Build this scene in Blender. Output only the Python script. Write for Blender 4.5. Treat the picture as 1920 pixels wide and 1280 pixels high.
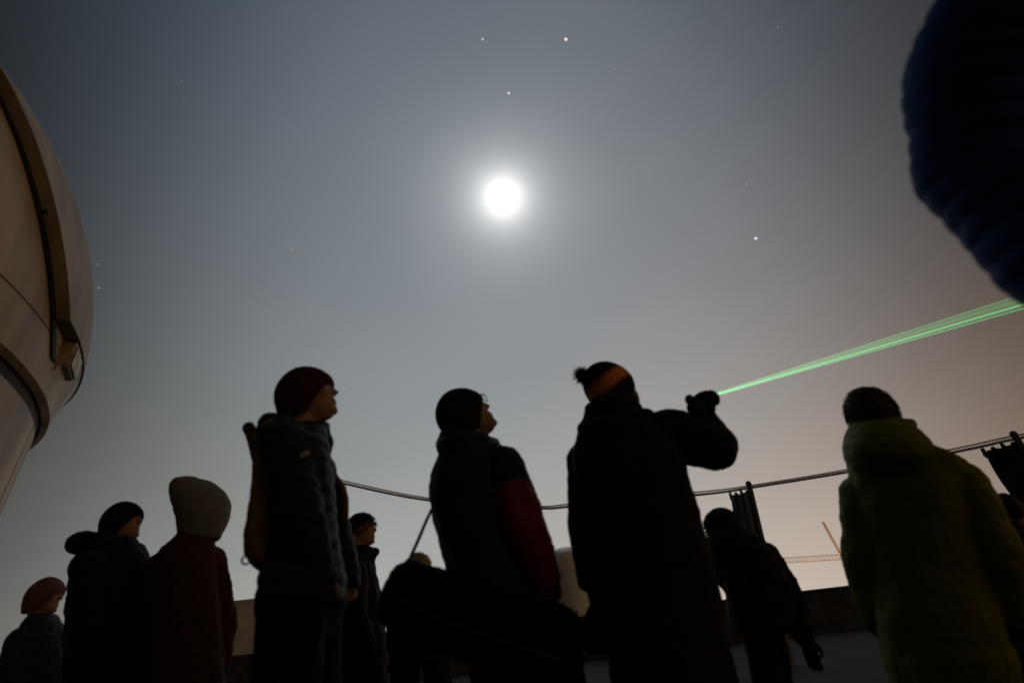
import bpy, bmesh, math, random
import numpy as np
from mathutils import Vector, Matrix
random.seed(7); rng = np.random.default_rng(7)
for o in list(bpy.data.objects): bpy.data.objects.remove(o)
S = bpy.context.scene
COL = S.collection
pi = math.pi

# ------------------------------------------------------------------ camera
H_CAM, PITCH, ROLL, F = 0.75, math.radians(31.0), math.radians(6.5), 900.0
cam_d = bpy.data.cameras.new('camera'); cam = bpy.data.objects.new('camera', cam_d); COL.objects.link(cam)
RM = Matrix.Rotation(pi/2+PITCH, 3, 'X') @ Matrix.Rotation(-ROLL, 3, 'Z')
cam.matrix_world = Matrix.Translation((0, 0, H_CAM)) @ RM.to_4x4()
cam_d.sensor_width = 36.0; cam_d.lens = 36.0*F/1920; cam_d.clip_start = 0.02; cam_d.clip_end = 6000
cam_d.dof.use_dof = True; cam_d.dof.focus_distance = 60.0; cam_d.dof.aperture_fstop = 1.5
S.camera = cam
R3 = np.array(RM); O3 = np.array([0, 0, H_CAM])
def ray(px, py):
    d = R3 @ np.array([(px-960)/F, -(py-640)/F, -1.0]); return d/np.linalg.norm(d)
MOON = ray(943, 370)

# ------------------------------------------------------------------ world: night sky
W = bpy.data.worlds.new('World'); S.world = W; W.use_nodes = True
nt = W.node_tree; N = nt.nodes; L = nt.links; N.clear()
def nd(t, **k):
    n = N.new(t)
    for a, b in k.items(): setattr(n, a, b)
    return n
def mth(op, a, b=None):
    n = nd('ShaderNodeMath', operation=op)
    for i, v in enumerate((a, b)):
        if v is None: continue
        if isinstance(v, (int, float)): n.inputs[i].default_value = v
        else: L.new(v, n.inputs[i])
    return n.outputs[0]
tc = nd('ShaderNodeTexCoord'); nrm = nd('ShaderNodeVectorMath', operation='NORMALIZE'); L.new(tc.outputs['Generated'], nrm.inputs[0])
dt = nd('ShaderNodeVectorMath', operation='DOT_PRODUCT'); L.new(nrm.outputs[0], dt.inputs[0]); dt.inputs[1].default_value = tuple(MOON)
sp = nd('ShaderNodeSeparateXYZ'); L.new(nrm.outputs[0], sp.inputs[0])
theta = mth('ARCCOSINE', mth('MINIMUM', dt.outputs['Value'], 0.9999999))
elev = mth('MAXIMUM', mth('ARCSINE', sp.outputs[2]), 0.0)
azim = mth('ARCTAN2', sp.outputs[0], sp.outputs[1])
def ex(v, k): return mth('EXPONENT', mth('MULTIPLY', v, -1.0/k))
def ga(v, c, w):
    q = mth('MULTIPLY', mth('SUBTRACT', v, c), 1.0/w); return mth('EXPONENT', mth('MULTIPLY', mth('MULTIPLY', q, q), -1.0))
def cu(v, c, w):
    q = mth('ABSOLUTE', mth('MULTIPLY', mth('SUBTRACT', v, c), 1.0/w)); return mth('EXPONENT', mth('MULTIPLY', mth('POWER', q, 4.0), -1.0))
terms = [(1.0, (.007, .007, .007)),
         (ex(theta, .022), (2.2, 2.15, 2.0)),                  # moon's aureole in the thin haze
         (ex(theta, .08), (.55, .55, .56)),
         (cu(theta, 0, .67), (.057, .081, .112)),              # moonlit air
         (mth('MULTIPLY', ex(elev, .58), cu(azim, 0, .79)), (.42, .432, .408)),
         (mth('MULTIPLY', ex(elev, .36), ga(azim, .52, .5)), (.17, .062, .016)),    # town glow
         (mth('MULTIPLY', ex(elev, .35), ga(azim, 2.0, .62)), (.62, .36, .17)),    # warm glow out of view to the right, added to light the dome
         (ex(elev, .3), (.012, .009, .006))]
acc = None
for g, c in terms:
    s = nd('ShaderNodeVectorMath', operation='SCALE'); s.inputs[0].default_value = c
    if isinstance(g, float): s.inputs['Scale'].default_value = g
    else: L.new(g, s.inputs['Scale'])
    if acc is None: acc = s.outputs[0]
    else:
        a = nd('ShaderNodeVectorMath', operation='ADD'); L.new(acc, a.inputs[0]); L.new(s.outputs[0], a.inputs[1]); acc = a.outputs[0]
# faint uneven thin cloud
no = nd('ShaderNodeTexNoise'); no.inputs['Scale'].default_value = 2.2; no.inputs['Detail'].default_value = 5.0; no.inputs['Roughness'].default_value = .55
mp = nd('ShaderNodeMapping'); mp.inputs['Scale'].default_value = (1, 1, 2.4); L.new(nrm.outputs[0], mp.inputs[0]); L.new(mp.outputs[0], no.inputs['Vector'])
nf = mth('ADD', mth('MULTIPLY', no.outputs['Fac'], .16), .94)
s = nd('ShaderNodeVectorMath', operation='SCALE'); L.new(acc, s.inputs[0]); L.new(nf, s.inputs['Scale'])
bg = nd('ShaderNodeBackground'); L.new(s.outputs[0], bg.inputs['Color']); bg.inputs['Strength'].default_value = 1.0
wo = nd('ShaderNodeOutputWorld'); L.new(bg.outputs[0], wo.inputs['Surface'])

# ------------------------------------------------------------------ moonlight
sun_d = bpy.data.lights.new('moonlight', 'SUN'); sun_d.energy = 0.35; sun_d.angle = math.radians(.6); sun_d.color = (1, .96, .9)
sun = bpy.data.objects.new('moonlight', sun_d); COL.objects.link(sun)
sun.rotation_euler = Vector(tuple(MOON)).to_track_quat('Z', 'Y').to_euler()
S.view_settings.view_transform = 'Standard'; S.view_settings.look = 'None'; S.view_settings.exposure = 0; S.view_settings.gamma = 1
S.render.engine = 'CYCLES'
try:
    S.cycles.use_denoising = True; S.cycles.max_bounces = 5; S.cycles.pixel_filter_type = 'BLACKMAN_HARRIS'; S.cycles.filter_width = 1.6
except Exception: pass

# ------------------------------------------------------------------ materials
MATS = {}
def mat(name, col, rough=.8, scale=40, var=.25, bump=.2, bscale=None, metal=0, sheen=0, sss=0, col2=None, stretch=None, bdist=.004, spec=.3, crease=0, cscale=9):
    if name in MATS: return MATS[name]
    m = bpy.data.materials.new(name); m.use_nodes = True; t = m.node_tree; n = t.nodes; l = t.links
    b = n['Principled BSDF']; b.inputs['Roughness'].default_value = rough; b.inputs['Metallic'].default_value = metal
    b.inputs['Specular IOR Level'].default_value = spec
    if sheen: b.inputs['Sheen Weight'].default_value = sheen; b.inputs['Sheen Roughness'].default_value = .5
    if sss: b.inputs['Subsurface Weight'].default_value = sss; b.inputs['Subsurface Radius'].default_value = (.01, .004, .002); b.inputs['Subsurface Scale'].default_value = .5
    c = n.new('ShaderNodeTexCoord'); mpn = n.new('ShaderNodeMapping'); l.new(c.outputs['Object'], mpn.inputs[0])
    if stretch: mpn.inputs['Scale'].default_value = stretch
    nz = n.new('ShaderNodeTexNoise'); nz.inputs['Scale'].default_value = scale; nz.inputs['Detail'].default_value = 6; l.new(mpn.outputs[0], nz.inputs['Vector'])
    mx = n.new('ShaderNodeMix'); mx.data_type = 'RGBA'
    c2 = col2 or tuple(v*(1-var) for v in col)
    mx.inputs[6].default_value = (*c2, 1); mx.inputs[7].default_value = (*[min(1, v*(1+var)) for v in col], 1)
    cr = n.new('ShaderNodeMapRange'); cr.inputs[1].default_value = .35; cr.inputs[2].default_value = .65; l.new(nz.outputs['Fac'], cr.inputs[0])
    l.new(cr.outputs[0], mx.inputs[0]); l.new(mx.outputs[2], b.inputs['Base Color'])
    if bump:
        n2 = n.new('ShaderNodeTexNoise'); n2.inputs['Scale'].default_value = bscale or scale*3; n2.inputs['Detail'].default_value = 4; l.new(mpn.outputs[0], n2.inputs['Vector'])
        bp = n.new('ShaderNodeBump'); bp.inputs['Strength'].default_value = bump; bp.inputs['Distance'].default_value = bdist; l.new(n2.outputs['Fac'], bp.inputs['Height']); l.new(bp.outputs[0], b.inputs['Normal'])
    if crease:      # soft creases in the cloth
        n3 = n.new('ShaderNodeTexNoise'); n3.inputs['Scale'].default_value = cscale; n3.inputs['Detail'].default_value = 2; n3.inputs['Distortion'].default_value = 1.4
        m3 = n.new('ShaderNodeMapping'); m3.inputs['Scale'].default_value = (1.3, 1.3, .6); m3.inputs['Rotation'].default_value = (.3, .5, .2); l.new(c.outputs['Object'], m3.inputs[0]); l.new(m3.outputs[0], n3.inputs['Vector'])
        q1 = n.new('ShaderNodeMath'); q1.operation = 'SUBTRACT'; q1.inputs[1].default_value = .5; l.new(n3.outputs['Fac'], q1.inputs[0])
        q2 = n.new('ShaderNodeMath'); q2.operation = 'ABSOLUTE'; l.new(q1.outputs[0], q2.inputs[0])
        b3 = n.new('ShaderNodeBump'); b3.inputs['Strength'].default_value = crease; b3.inputs['Distance'].default_value = .05; l.new(q2.outputs[0], b3.inputs['Height'])
        if bump: l.new(b3.outputs[0], bp.inputs['Normal'])
        else: l.new(b3.outputs[0], b.inputs['Normal'])
    MATS[name] = m; return m
def emit(name, col, strength, alpha=1.0):
    if name in MATS: return MATS[name]
    m = bpy.data.materials.new(name); m.use_nodes = True; t = m.node_tree; n = t.nodes; n.clear()
    e = n.new('ShaderNodeEmission'); e.inputs[0].default_value = (*col, 1); e.inputs[1].default_value = strength
    o = n.new('ShaderNodeOutputMaterial')
    if alpha < 0:      # light scattered in air: adds to what lies behind
        tr = n.new('ShaderNodeBsdfTransparent'); x = n.new('ShaderNodeAddShader')
        t.links.new(tr.outputs[0], x.inputs[0]); t.links.new(e.outputs[0], x.inputs[1]); t.links.new(x.outputs[0], o.inputs[0])
    elif alpha < 1:
        tr = n.new('ShaderNodeBsdfTransparent'); x = n.new('ShaderNodeMixShader'); x.inputs[0].default_value = alpha
        t.links.new(tr.outputs[0], x.inputs[1]); t.links.new(e.outputs[0], x.inputs[2]); t.links.new(x.outputs[0], o.inputs[0])
    else: t.links.new(e.outputs[0], o.inputs[0])
    MATS[name] = m; return m
def fab(name, col, rough=.85, **k): return mat(name, col, rough, scale=k.pop('scale', 30), bump=k.pop('bump', .2), bscale=k.pop('bscale', 220), sheen=k.pop('sheen', 0), spec=k.pop('spec', .12), crease=k.pop('crease', .3), cscale=k.pop('cscale', 5), **k)
SKIN = mat('skin', (.38, .21, .13), .6, scale=60, var=.15, bump=.15, sss=.15)
EYE = mat('eye_dark', (.03, .02, .015), .2, bump=0)
LIP = mat('lip', (.32, .13, .1), .5, bump=0)

# ------------------------------------------------------------------ object helpers
def obj(name, me, m, parent=None):
    """me: mesh with WORLD coordinates"""
    if isinstance(me, bmesh.types.BMesh):
        b = me; bmesh.ops.recalc_face_normals(b, faces=b.faces[:]); me = bpy.data.meshes.new(name); b.to_mesh(me); b.free()
    me.name = name
    o = bpy.data.objects.new(name, me); COL.objects.link(o)
    if m is not None and not len(me.materials): me.materials.append(m)
    if parent is not None:
        root = parent; off = Vector((0, 0, 0))
        while root is not None: off = off + root.location; root = root.parent
        me.transform(Matrix.Translation(-off)); o.parent = parent
    return o
def tag(o, label=None, cat=None, group=None, kind=None):
    for k, v in (('label', label), ('category', cat), ('group', group), ('kind', kind)):
        if v: o[k] = v
    return o
def own_origin(o, p):
    o.data.transform(Matrix.Translation(-Vector(tuple(p)))); o.location = tuple(p); return o
def empty(name, loc, label, cat, group=None):
    o = bpy.data.objects.new(name, None); COL.objects.link(o); o.location = tuple(loc); o.empty_display_size = .1
    return tag(o, label, cat, group)
def smooth(o):
    for p in o.data.polygons: p.use_smooth = True
    if o.data.name.split('.')[0] in ('lower_shell', 'upper_shell', 'base_seal', 'shutter_rim', 'shutter_seal'): o.data.set_sharp_from_angle(angle=math.radians(28))
    return o

def rings(bm, RS, cap=True):
    vs = [[bm.verts.new(tuple(p)) for p in r] for r in RS]
    n = len(vs[0])
    for a, b in zip(vs, vs[1:]):
        for i in range(n): bm.faces.new((a[i], a[(i+1) % n], b[(i+1) % n], b[i]))
    if cap:
        for r, f in ((RS[0], vs[0]), (RS[-1], vs[-1])):
            c = bm.verts.new(tuple(np.mean(r, axis=0)))
            for i in range(n): bm.faces.new((f[i], f[(i+1) % n], c))
def unit(v): v = np.asarray(v, float); return v/max(1e-9, np.linalg.norm(v))
def tube(bm, pts, rad, n=14, flat=1.0, up=None, sub=3, round_ends=True):
    """swept tube, rad scalar list; flat scales one axis; up = direction of that axis"""
    P = [np.asarray(p, float) for p in pts]
    if not hasattr(rad, '__len__'): rad = [rad]*len(P)
    if sub > 1 and len(P) > 2:
        Q, Rr = [], []
        for i in range(len(P)-1):
            p0 = P[max(i-1, 0)]; p1 = P[i]; p2 = P[i+1]; p3 = P[min(i+2, len(P)-1)]
            for k in range(sub):
                t = k/sub
                Q.append(.5*(2*p1+(p2-p0)*t+(2*p0-5*p1+4*p2-p3)*t*t+(3*p1-p0-3*p2+p3)*t**3)); Rr.append(rad[i]*(1-t)+rad[i+1]*t)
        Q.append(P[-1]); Rr.append(rad[-1]); P, rad = Q, Rr
    RS = []
    T = [unit(P[min(i+1, len(P)-1)]-P[max(i-1, 0)]) for i in range(len(P))]
    u = np.asarray(up, float) if up is not None else (np.array([0, 0, 1.]) if abs(T[0][2]) < .9 else np.array([0, 1., 0]))
    ang = np.linspace(0, 2*pi, n, endpoint=False)
    for i, p in enumerate(P):
        u = unit(u-T[i]*(u@T[i])); v = np.cross(T[i], u)
        ring = lambda c, r: [c+r*(flat*u*math.cos(a)+v*math.sin(a)) for a in ang]
        if round_ends and i == 0:
            for q in (.9, .6, .25): RS.append(ring(p-T[0]*rad[0]*q, rad[0]*math.sqrt(1-q*q)))
        RS.append(ring(p, rad[i]))
        if round_ends and i == len(P)-1:
            for q in (.25, .6, .9): RS.append(ring(p+T[-1]*rad[-1]*q, rad[-1]*math.sqrt(1-q*q)))
    rings(bm, RS)
def ball(bm, c, ax, n=16, m=9):
    """ellipsoid with axis vectors ax (3x3 rows)"""
    c = np.asarray(c, float); ax = np.asarray(ax, float)
    if ax.ndim == 1: ax = np.diag(ax)
    RS = []
    for j in range(1, m):
        ph = pi*j/m
        RS.append([c+ax[0]*math.sin(ph)*math.cos(t)+ax[1]*math.sin(ph)*math.sin(t)+ax[2]*math.cos(ph) for t in np.linspace(0, 2*pi, n, endpoint=False)])
    rings(bm, RS)
def box(bm, lo, hi, bev=0, M=None):
    r = bmesh.ops.create_cube(bm, size=1); vs = r['verts']
    for v in vs:
        v.co = Vector([lo[i]+(hi[i]-lo[i])*(v.co[i]+.5) for i in range(3)])
    if bev:
        es = list({e for v in vs for e in v.link_edges}); q = bmesh.ops.bevel(bm, geom=es, offset=bev, segments=2, affect='EDGES'); vs = list({v for f in q['faces'] for v in f.verts} | {v for v in vs if v.is_valid})
    if M is not None:
        for v in vs: v.co = M @ v.co
    return vs
_tex = {}
def clouds(size):
    if size not in _tex:
        t = bpy.data.textures.new('cloud%g' % size, 'CLOUDS'); t.noise_scale = size; t.noise_depth = 3; _tex[size] = t
    return _tex[size]
def skinit(bm, voxel, it=6, disp=(), fac=.5):
    """union of the closed pieces in bm into ONE continuous surface"""
    bmesh.ops.recalc_face_normals(bm, faces=bm.faces[:])
    me = bpy.data.meshes.new('t'); bm.to_mesh(me); bm.free(); o = bpy.data.objects.new('t', me); COL.objects.link(o)
    r = o.modifiers.new('r', 'REMESH'); r.mode = 'VOXEL'; r.voxel_size = voxel; r.use_smooth_shade = True
    if it: sm = o.modifiers.new('s', 'SMOOTH'); sm.factor = fac; sm.iterations = it
    for size, st in disp:
        d = o.modifiers.new('d', 'DISPLACE'); d.texture = clouds(size); d.strength = st; d.mid_level = .5; d.texture_coords = 'LOCAL'
    dg = bpy.context.evaluated_depsgraph_get()
    out = bpy.data.meshes.new_from_object(o.evaluated_get(dg), depsgraph=dg)
    bpy.data.objects.remove(o); bpy.data.meshes.remove(me)
    out.polygons.foreach_set('use_smooth', np.ones(len(out.polygons), bool))
    return out
def verts_np(me):
    a = np.empty(len(me.vertices)*3); me.vertices.foreach_get('co', a); return a.reshape(-1, 3)
def norms_np(me):
    a = np.empty(len(me.vertices)*3); me.vertex_normals.foreach_get('vector', a); return a.reshape(-1, 3)
def set_np(me, a): me.vertices.foreach_set('co', a.ravel()); me.update()
def face_centres(me):
    a = np.empty(len(me.polygons)*3); me.polygons.foreach_get('center', a); return a.reshape(-1, 3)

# =========================================================================== SETTING
def sheet(name, x0, x1, y0, y1, z, m):
    b = bmesh.new(); b.faces.new([b.verts.new(p) for p in ((x0, y0, z), (x1, y0, z), (x1, y1, z), (x0, y1, z))])
    return tag(obj(name, b, m), kind='structure')
CONC = mat('roof_concrete', (.028, .034, .042), .9, scale=1.2, var=.4, bump=.4, bscale=30)
sheet('ground', -3000, 3000, -3000, 3000, -9.0, mat('night_ground', (.05, .055, .04), .9, scale=.02, var=.5, bump=0))
b = bmesh.new(); box(b, (-24, -8, -9.0), (24, 14.6, 0), 0)
tag(obj('roof_terrace', b, CONC), kind='structure')

# parapet wall with coping and spikes
PAR = empty('parapet_wall', (0, 14.2, 0), 'low dark parapet wall closing off the far side of the roof terrace', 'wall')
PY = 14.2; PZ = .93
b = bmesh.new(); box(b, (-23.8, PY, 0.0), (23.8, PY+.2, PZ-.06)); obj('wall_body', b, mat('parapet_render', (.07, .07, .078), .9, scale=3, var=.3), PAR)
for i in range(24):
    b = bmesh.new(); box(b, (-23.8+i*1.984, PY-.05, PZ-.058), (-23.8+i*1.984+1.974, PY+.25, PZ), .008)
    obj('coping_stone', b, mat('coping', (.09, .085, .09), .9, scale=4, var=.3), PAR)
for i in range(20):
    x = -22.9+i*2.42-.35+random.uniform(-.1, .1)
    b = bmesh.new(); tube(b, [(x, PY+.1, PZ-.01), (x, PY+.1, PZ+.05), (x, PY+.1, PZ+.17)], [.035, .03, .008], 8, sub=1); obj('spike', b, mat('dark_iron', (.03, .03, .035), .6, metal=.5, bump=0), PAR)

# --------------------------------------------------------------- observatory dome (clamshell, left)
DC = np.array([-5.868, 1.252, 2.69])
DOME = empty('observatory_dome', (DC[0], DC[1], 0), 'cream clamshell observatory dome on round drum rising at the left edge', 'observatory')
CREAM = mat('dome_paint', (.46, .335, .205), .5, scale=1.6, var=.1, bump=.12, bscale=9, col2=(.26, .185, .115), bdist=.02, stretch=(2.2, 2.2, .5))
CREAM2 = mat('shutter_paint', (.37, .295, .18), .55, scale=2.0, var=.1, bump=.12, bscale=9, col2=(.22, .17, .105), bdist=.02, stretch=(2.2, 2.2, .5))
RUB = mat('rubber_seal', (.015, .015, .014), .7, bump=0)
def revolve(prof, n=160, a0=0, a1=2*pi, closed=True):
    b = bmesh.new(); k = n if closed else n+1
    A = [a0+(a1-a0)*i/n for i in range(k)]
    V = [[b.verts.new((DC[0]+r*math.cos(a), DC[1]+r*math.sin(a), z)) for (r, z) in prof] for a in A]
    for i in range(k if closed else k-1):
        for j in range(len(prof)-1): b.faces.new((V[i][j], V[(i+1) % k][j], V[(i+1) % k][j+1], V[i][j+1]))
    return b
dz = DC[2]
# drum of upright sheet panels
NP = 18
for i in range(NP):
    a0 = 2*pi*i/NP+.004; a1 = 2*pi*(i+1)/NP-.004
    o = obj('drum_panel', revolve([(2.88, 0), (2.97, 0), (2.97, dz-.285), (2.88, dz-.285), (2.88, 0)], 12, a0, a1, False), CREAM, DOME)
smooth(obj('base_seal', revolve([(2.88, dz-.283), (2.966, dz-.283), (2.966, dz-.207), (2.88, dz-.207)]), RUB, DOME))
# lower shell course, flaring outwards, and the upper shell
def arc(R, e0, e1, n): return [(R*math.cos(math.radians(e0+(e1-e0)*i/n)), dz+R*math.sin(math.radians(e0+(e1-e0)*i/n))) for i in range(n+1)]
smooth(obj('lower_shell', revolve([(2.90, dz-.205), (2.985, dz-.205)]+arc(3.03, -3.4, 2.55, 8)+[(2.99, dz+.138)]), CREAM, DOME))
smooth(obj('upper_shell', revolve([(2.985, dz+.146)]+arc(3.03, 2.78, 89.9, 72)), CREAM, DOME))
# raised shutter half: spherical cap beyond the tilted plane y + .95 z > 1.83
nv = unit((.3716, .7494, .548)); e1 = unit(np.cross(nv, (0, 0, 1))); e2 = np.cross(nv, e1)
def cap(R0, R1, amax, zmin, na=64, nt=200, amin=0.0):
    b = bmesh.new(); G = []
    for R in (R0, R1):
        rows = []
        for i in range(na+1):
            al = amin+(amax-amin)*i/na
            rows.append([DC+R*(nv*math.cos(al)+math.sin(al)*(e1*math.cos(t)+e2*math.sin(t))) for t in np.linspace(0, 2*pi, nt, endpoint=False)])
        G.append(rows)
    V = [[[b.verts.new(tuple(p)) for p in r] for r in rows] for rows in G]
    for k in range(2):
        for i in range(na):
            for j in range(nt):
                b.faces.new((V[k][i][j], V[k][i][(j+1) % nt], V[k][i+1][(j+1) % nt], V[k][i+1][j]))
    for j in range(nt):
        b.faces.new((V[0][na][j], V[0][na][(j+1) % nt], V[1][na][(j+1) % nt], V[1][na][j]))
        if amin > 0: b.faces.new((V[0][0][j], V[0][0][(j+1) % nt], V[1][0][(j+1) % nt], V[1][0][j]))
    g = b.verts[:]+b.edges[:]+b.faces[:]
    r = bmesh.ops.bisect_plane(b, geom=g, plane_co=(0, 0, DC[2]+zmin), plane_no=(0, 0, 1), clear_inner=True)
    es = [e for e in r['geom_cut'] if isinstance(e, bmesh.types.BMEdge)]
    bmesh.ops.holes_fill(b, edges=[e for e in b.edges if e.is_boundary], sides=0)
    return b
A_EDGE = math.acos(2.144/3.05)
o = obj('shutter', cap(3.045, 3.112, A_EDGE-.34, .24), CREAM2, DOME); 
sh = o
smooth(obj('shutter_rim', cap(3.04, 3.122, A_EDGE-.010, .24, 14, 200, A_EDGE-.338), CREAM2, sh))
smooth(obj('shutter_seal', cap(3.025, 3.045, A_EDGE+.008, .02, 4, 200, A_EDGE-.012), RUB, DOME))
# box and bracket under the shutter's end
def onsph(az, el, R):
    a, e = math.radians(az), math.radians(el); return DC+R*np.array([math.cos(e)*math.cos(a), math.cos(e)*math.sin(a), math.sin(e)])
prof_out = []
b = bmesh.new()
A0, A1 = math.radians(32.5), math.radians(85)
RSs = []
for i in range(41):
    a = A0+(A1-A0)*i/40; d = np.array([math.cos(a), math.sin(a), 0])
    RSs.append([DC+d*r+np.array([0, 0, z]) for r, z in ((2.97, -.20), (2.99, -.202), (3.098, .234), (3.03, .234))])
rings(b, RSs)
obj('shutter_bracket', b, CREAM, DOME)
for az in (35.6,):
    b = bmesh.new(); a = math.radians(az); Mx = Matrix.Translation(tuple(DC+np.array([math.cos(a), math.sin(a), 0])*3.055)) @ Matrix.Rotation(a, 4, 'Z')
    box(b, (-.05, -.15, .05), (.05, .15, .229), .015, Mx); obj('latch_box', b, mat('latch_metal', (.42, .34, .25), .5, scale=9, var=.4), DOME)
for al, t in ((.10, 12.3), (.13, 13.6)):
    pass
for px, py in ((95, 352), (88, 398)):
    d = ray(px, py); oc = O3-DC; bb = d@oc; cc = oc@oc-3.106**2; D2 = bb*bb-cc
    if D2 > 0:
        p = O3+d*(-bb-math.sqrt(D2)); b = bmesh.new(); n_ = unit(p-DC); tube(b, [p-n_*.012, p-n_*.008], [.016, .016], 10, sub=1); obj('bolt', b, RUB, DOME)

# --------------------------------------------------------------- far things beyond the parapet
def far_at(px, py, y):
    d = ray(px, py); return O3+d*(y/d[1])
PALE = mat('far_pale_metal', (.80, .78, .72), .55, scale=.6, var=.12, bump=0)
c = far_at(1066, 1080, 46); top = far_at(1066, 1024, 46)[2]
FD = empty('storage_dome', (c[0], 46, -9), 'pale rounded dome beyond the parapet between the red sleeved carrier and the laser pointer', 'dome')
rr = .5*(far_at(1112, 1080, 46)[0]-far_at(1020, 1080, 46)[0])
def rev_at(cx, cy, prof, n=48):
    b = bmesh.new(); rings(b, [[(cx+r*math.cos(t), cy+r*math.sin(t), z) for t in np.linspace(0, 2*pi, n, endpoint=False)] for r, z in prof]); return b
smooth(obj('dome_shell', rev_at(c[0], 46, [(rr*math.cos(t)+.001, top-rr+rr*math.sin(t)) for t in np.linspace(0, pi/2, 14)]), PALE, FD))
obj('drum', rev_at(c[0], 46, [(rr*.99, top-rr-.02), (rr*.99, -9)]), PALE, FD)
obj('ledge', rev_at(c[0], 46, [(rr*1.03, top-rr+.05), (rr*1.03, top-rr-.12)]), PALE, FD)
p0 = far_at(400, 1132, 60); p1 = far_at(560, 1115, 60)
FB = empty('flat_building', ((p0[0]+p1[0])/2, 62, -9), 'pale flat roofed building far off beyond the parapet beside the backpack wearer', 'building')
b = bmesh.new(); box(b, (p0[0], 60, -9), (p1[0], 68, p0[2]-.15)); obj('wall', b, mat('far_wall', (.82, .79, .70), .8, scale=.5, var=.1, bump=0), FB)
b = bmesh.new(); box(b, (p0[0]-.15, 59.85, p0[2]-.148), (p1[0]+.15, 68.1, p0[2]+.1)); obj('roof_edge', b, MATS['far_wall'], FB)
# tower crane, far right
CY = 170.
def crane_pt(px, py): return far_at(px, py, CY)
CR = mat('crane_orange', (.62, .42, .26), .5, scale=2, var=.1, bump=0)
k0 = crane_pt(1592, 1046)
CRN = empty('tower_crane', (k0[0], CY, -9), 'distant orange tower crane between the bending figure and the green jacket', 'crane')
def lattice(pa, pb, w, name, nseg):
    b = bmesh.new(); pa, pb = np.array(pa), np.array(pb); ax = unit(pb-pa); u = unit(np.cross(ax, (0, 1, 0))); v = np.array([0, 1., 0])
    cs = [u*w+v*w, u*w-v*w, -u*w-v*w, -u*w+v*w]
    for q in cs: tube(b, [pa+q, pb+q], .085, 5, sub=1, round_ends=False)
    for i in range(nseg):
        a = pa+(pb-pa)*i/nseg; c_ = pa+(pb-pa)*(i+1)/nseg
        for k in range(4): tube(b, [a+cs[k], c_+cs[(k+1) % 4]], .06, 4, sub=1, round_ends=False)
    return obj(name, b, CR, CRN)
mast_top = crane_pt(1596, 1036)
lattice((mast_top[0], CY, -9), mast_top, .8, 'mast', 14)
cl = bpy.data.lights.new('crane_fill_light', 'POINT'); cl.energy = 15000; cl.color = (1, .72, .45); cl.shadow_soft_size = .5  # added fill in open air on the crane's near side, brings out its orange
clo = bpy.data.objects.new('fill_light', cl); COL.objects.link(clo); clo.parent = CRN; clo.location = (-12, -22, 14)
lattice(crane_pt(1575, 1036), crane_pt(1543, 978), .24, 'jib', 10)
lattice(crane_pt(1440, 1052), crane_pt(1640, 1040), .7, 'walkway', 30)
b = bmesh.new(); q = crane_pt(1600, 1036); box(b, q-np.array([1.3, 1, 1.4]), q+np.array([1.3, 1, 1.4]), .1); obj('cab', b, CR, CRN)

# --------------------------------------------------------------- cable line with posts and banners
NAVY_B = fab('banner_cloth', (.028, .04, .075), .8, scale=6)
POLE = mat('pole_metal', (.12, .13, .15), .5, scale=8, var=.3, metal=.3, bump=.05)
def on_y(px, py, y): return far_at(px, py, y)
c1 = on_y(1406, 914, 8.0); c2 = on_y(1906, 822, 6.6); ca = on_y(566, 886, 8.0)
def banner_post(cp, wid, low, label, cloth):
    root = empty('banner_post', (cp[0], cp[1], 0), label, 'post', 'posts carrying the overhead cable')
    sl = (np.array([low[0], low[1]])-cp[:2])/(low[2]-cp[2]) if low is not None else np.zeros(2)
    ax = lambda z: np.array([cp[0]+sl[0]*(z-cp[2]), cp[1]+sl[1]*(z-cp[2]), z])
    root.location = tuple(ax(0))
    b = bmesh.new(); tube(b, [ax(0), ax(1.2), ax(cp[2]+.04)], [.05, .045, .04], 12, sub=1); obj('pole', b, POLE, root)
    b = bmesh.new(); ball(b, (cp[0], cp[1], cp[2]+.06), (.045, .045, .05)); obj('finial', b, POLE, root)
    # cloth wound on the pole side: gathered upright folds
    away = unit(np.array([cp[0], cp[1], 0])); side = -np.array([away[1], -away[0], 0])
    b = bmesh.new(); RS = []
    zt = cp[2]-.06
    n = 26
    for j in range(15):
        z = zt*(1-j/14)+.25*j/14; ring = []
        w = wid*(1.0+.06*math.sin(j*.7))
        for s_ in (1, -1):
            for i in range(n):
                t = i/(n-1) if s_ == 1 else 1-i/(n-1)
                fold = .022*math.sin(t*19+j*.12)+.012*math.sin(t*41+j*.3)
                top_sag = .012*math.sin(t*23)-.02*t if j == 0 else 0
                p = ax(z)+np.array([0, 0, top_sag])+side*(.035+t*w)+away*(fold+s_*.03)
                ring.append(p)
        RS.append(ring)
    rings(b, RS); smooth(obj('banner', b, cloth, root))
    b = bmesh.new(); q = np.array([cp[0], cp[1], zt-.04]); tube(b, [q-side*.02, q+side*(wid+.06)], .014, 8, sub=1); obj('cross_arm', b, POLE, root)
    for k in range(4):
        b = bmesh.new(); q2 = q+side*(.06+wid*k/3.2); tube(b, [q2+np.array([0, 0, -.03]), q2+np.array([0, 0, .055+.012*(k % 2)])], .024, 8, sub=1); obj('hook', b, cloth, root)
banner_post(c1, .27, on_y(1427, 1005, 8.0), 'post with gathered slate blue banner behind the bending figure', fab('slate_banner', (.22, .26, .33), .85, scale=6))
banner_post(c2, .34, None, 'post with gathered dark blue banner at the right edge above the green jacket', NAVY_B)
ms = empty('cable_mast', (ca[0], ca[1], 0), 'thin mast hidden behind the backpack wearer, holding the cable end', 'mast')
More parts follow.
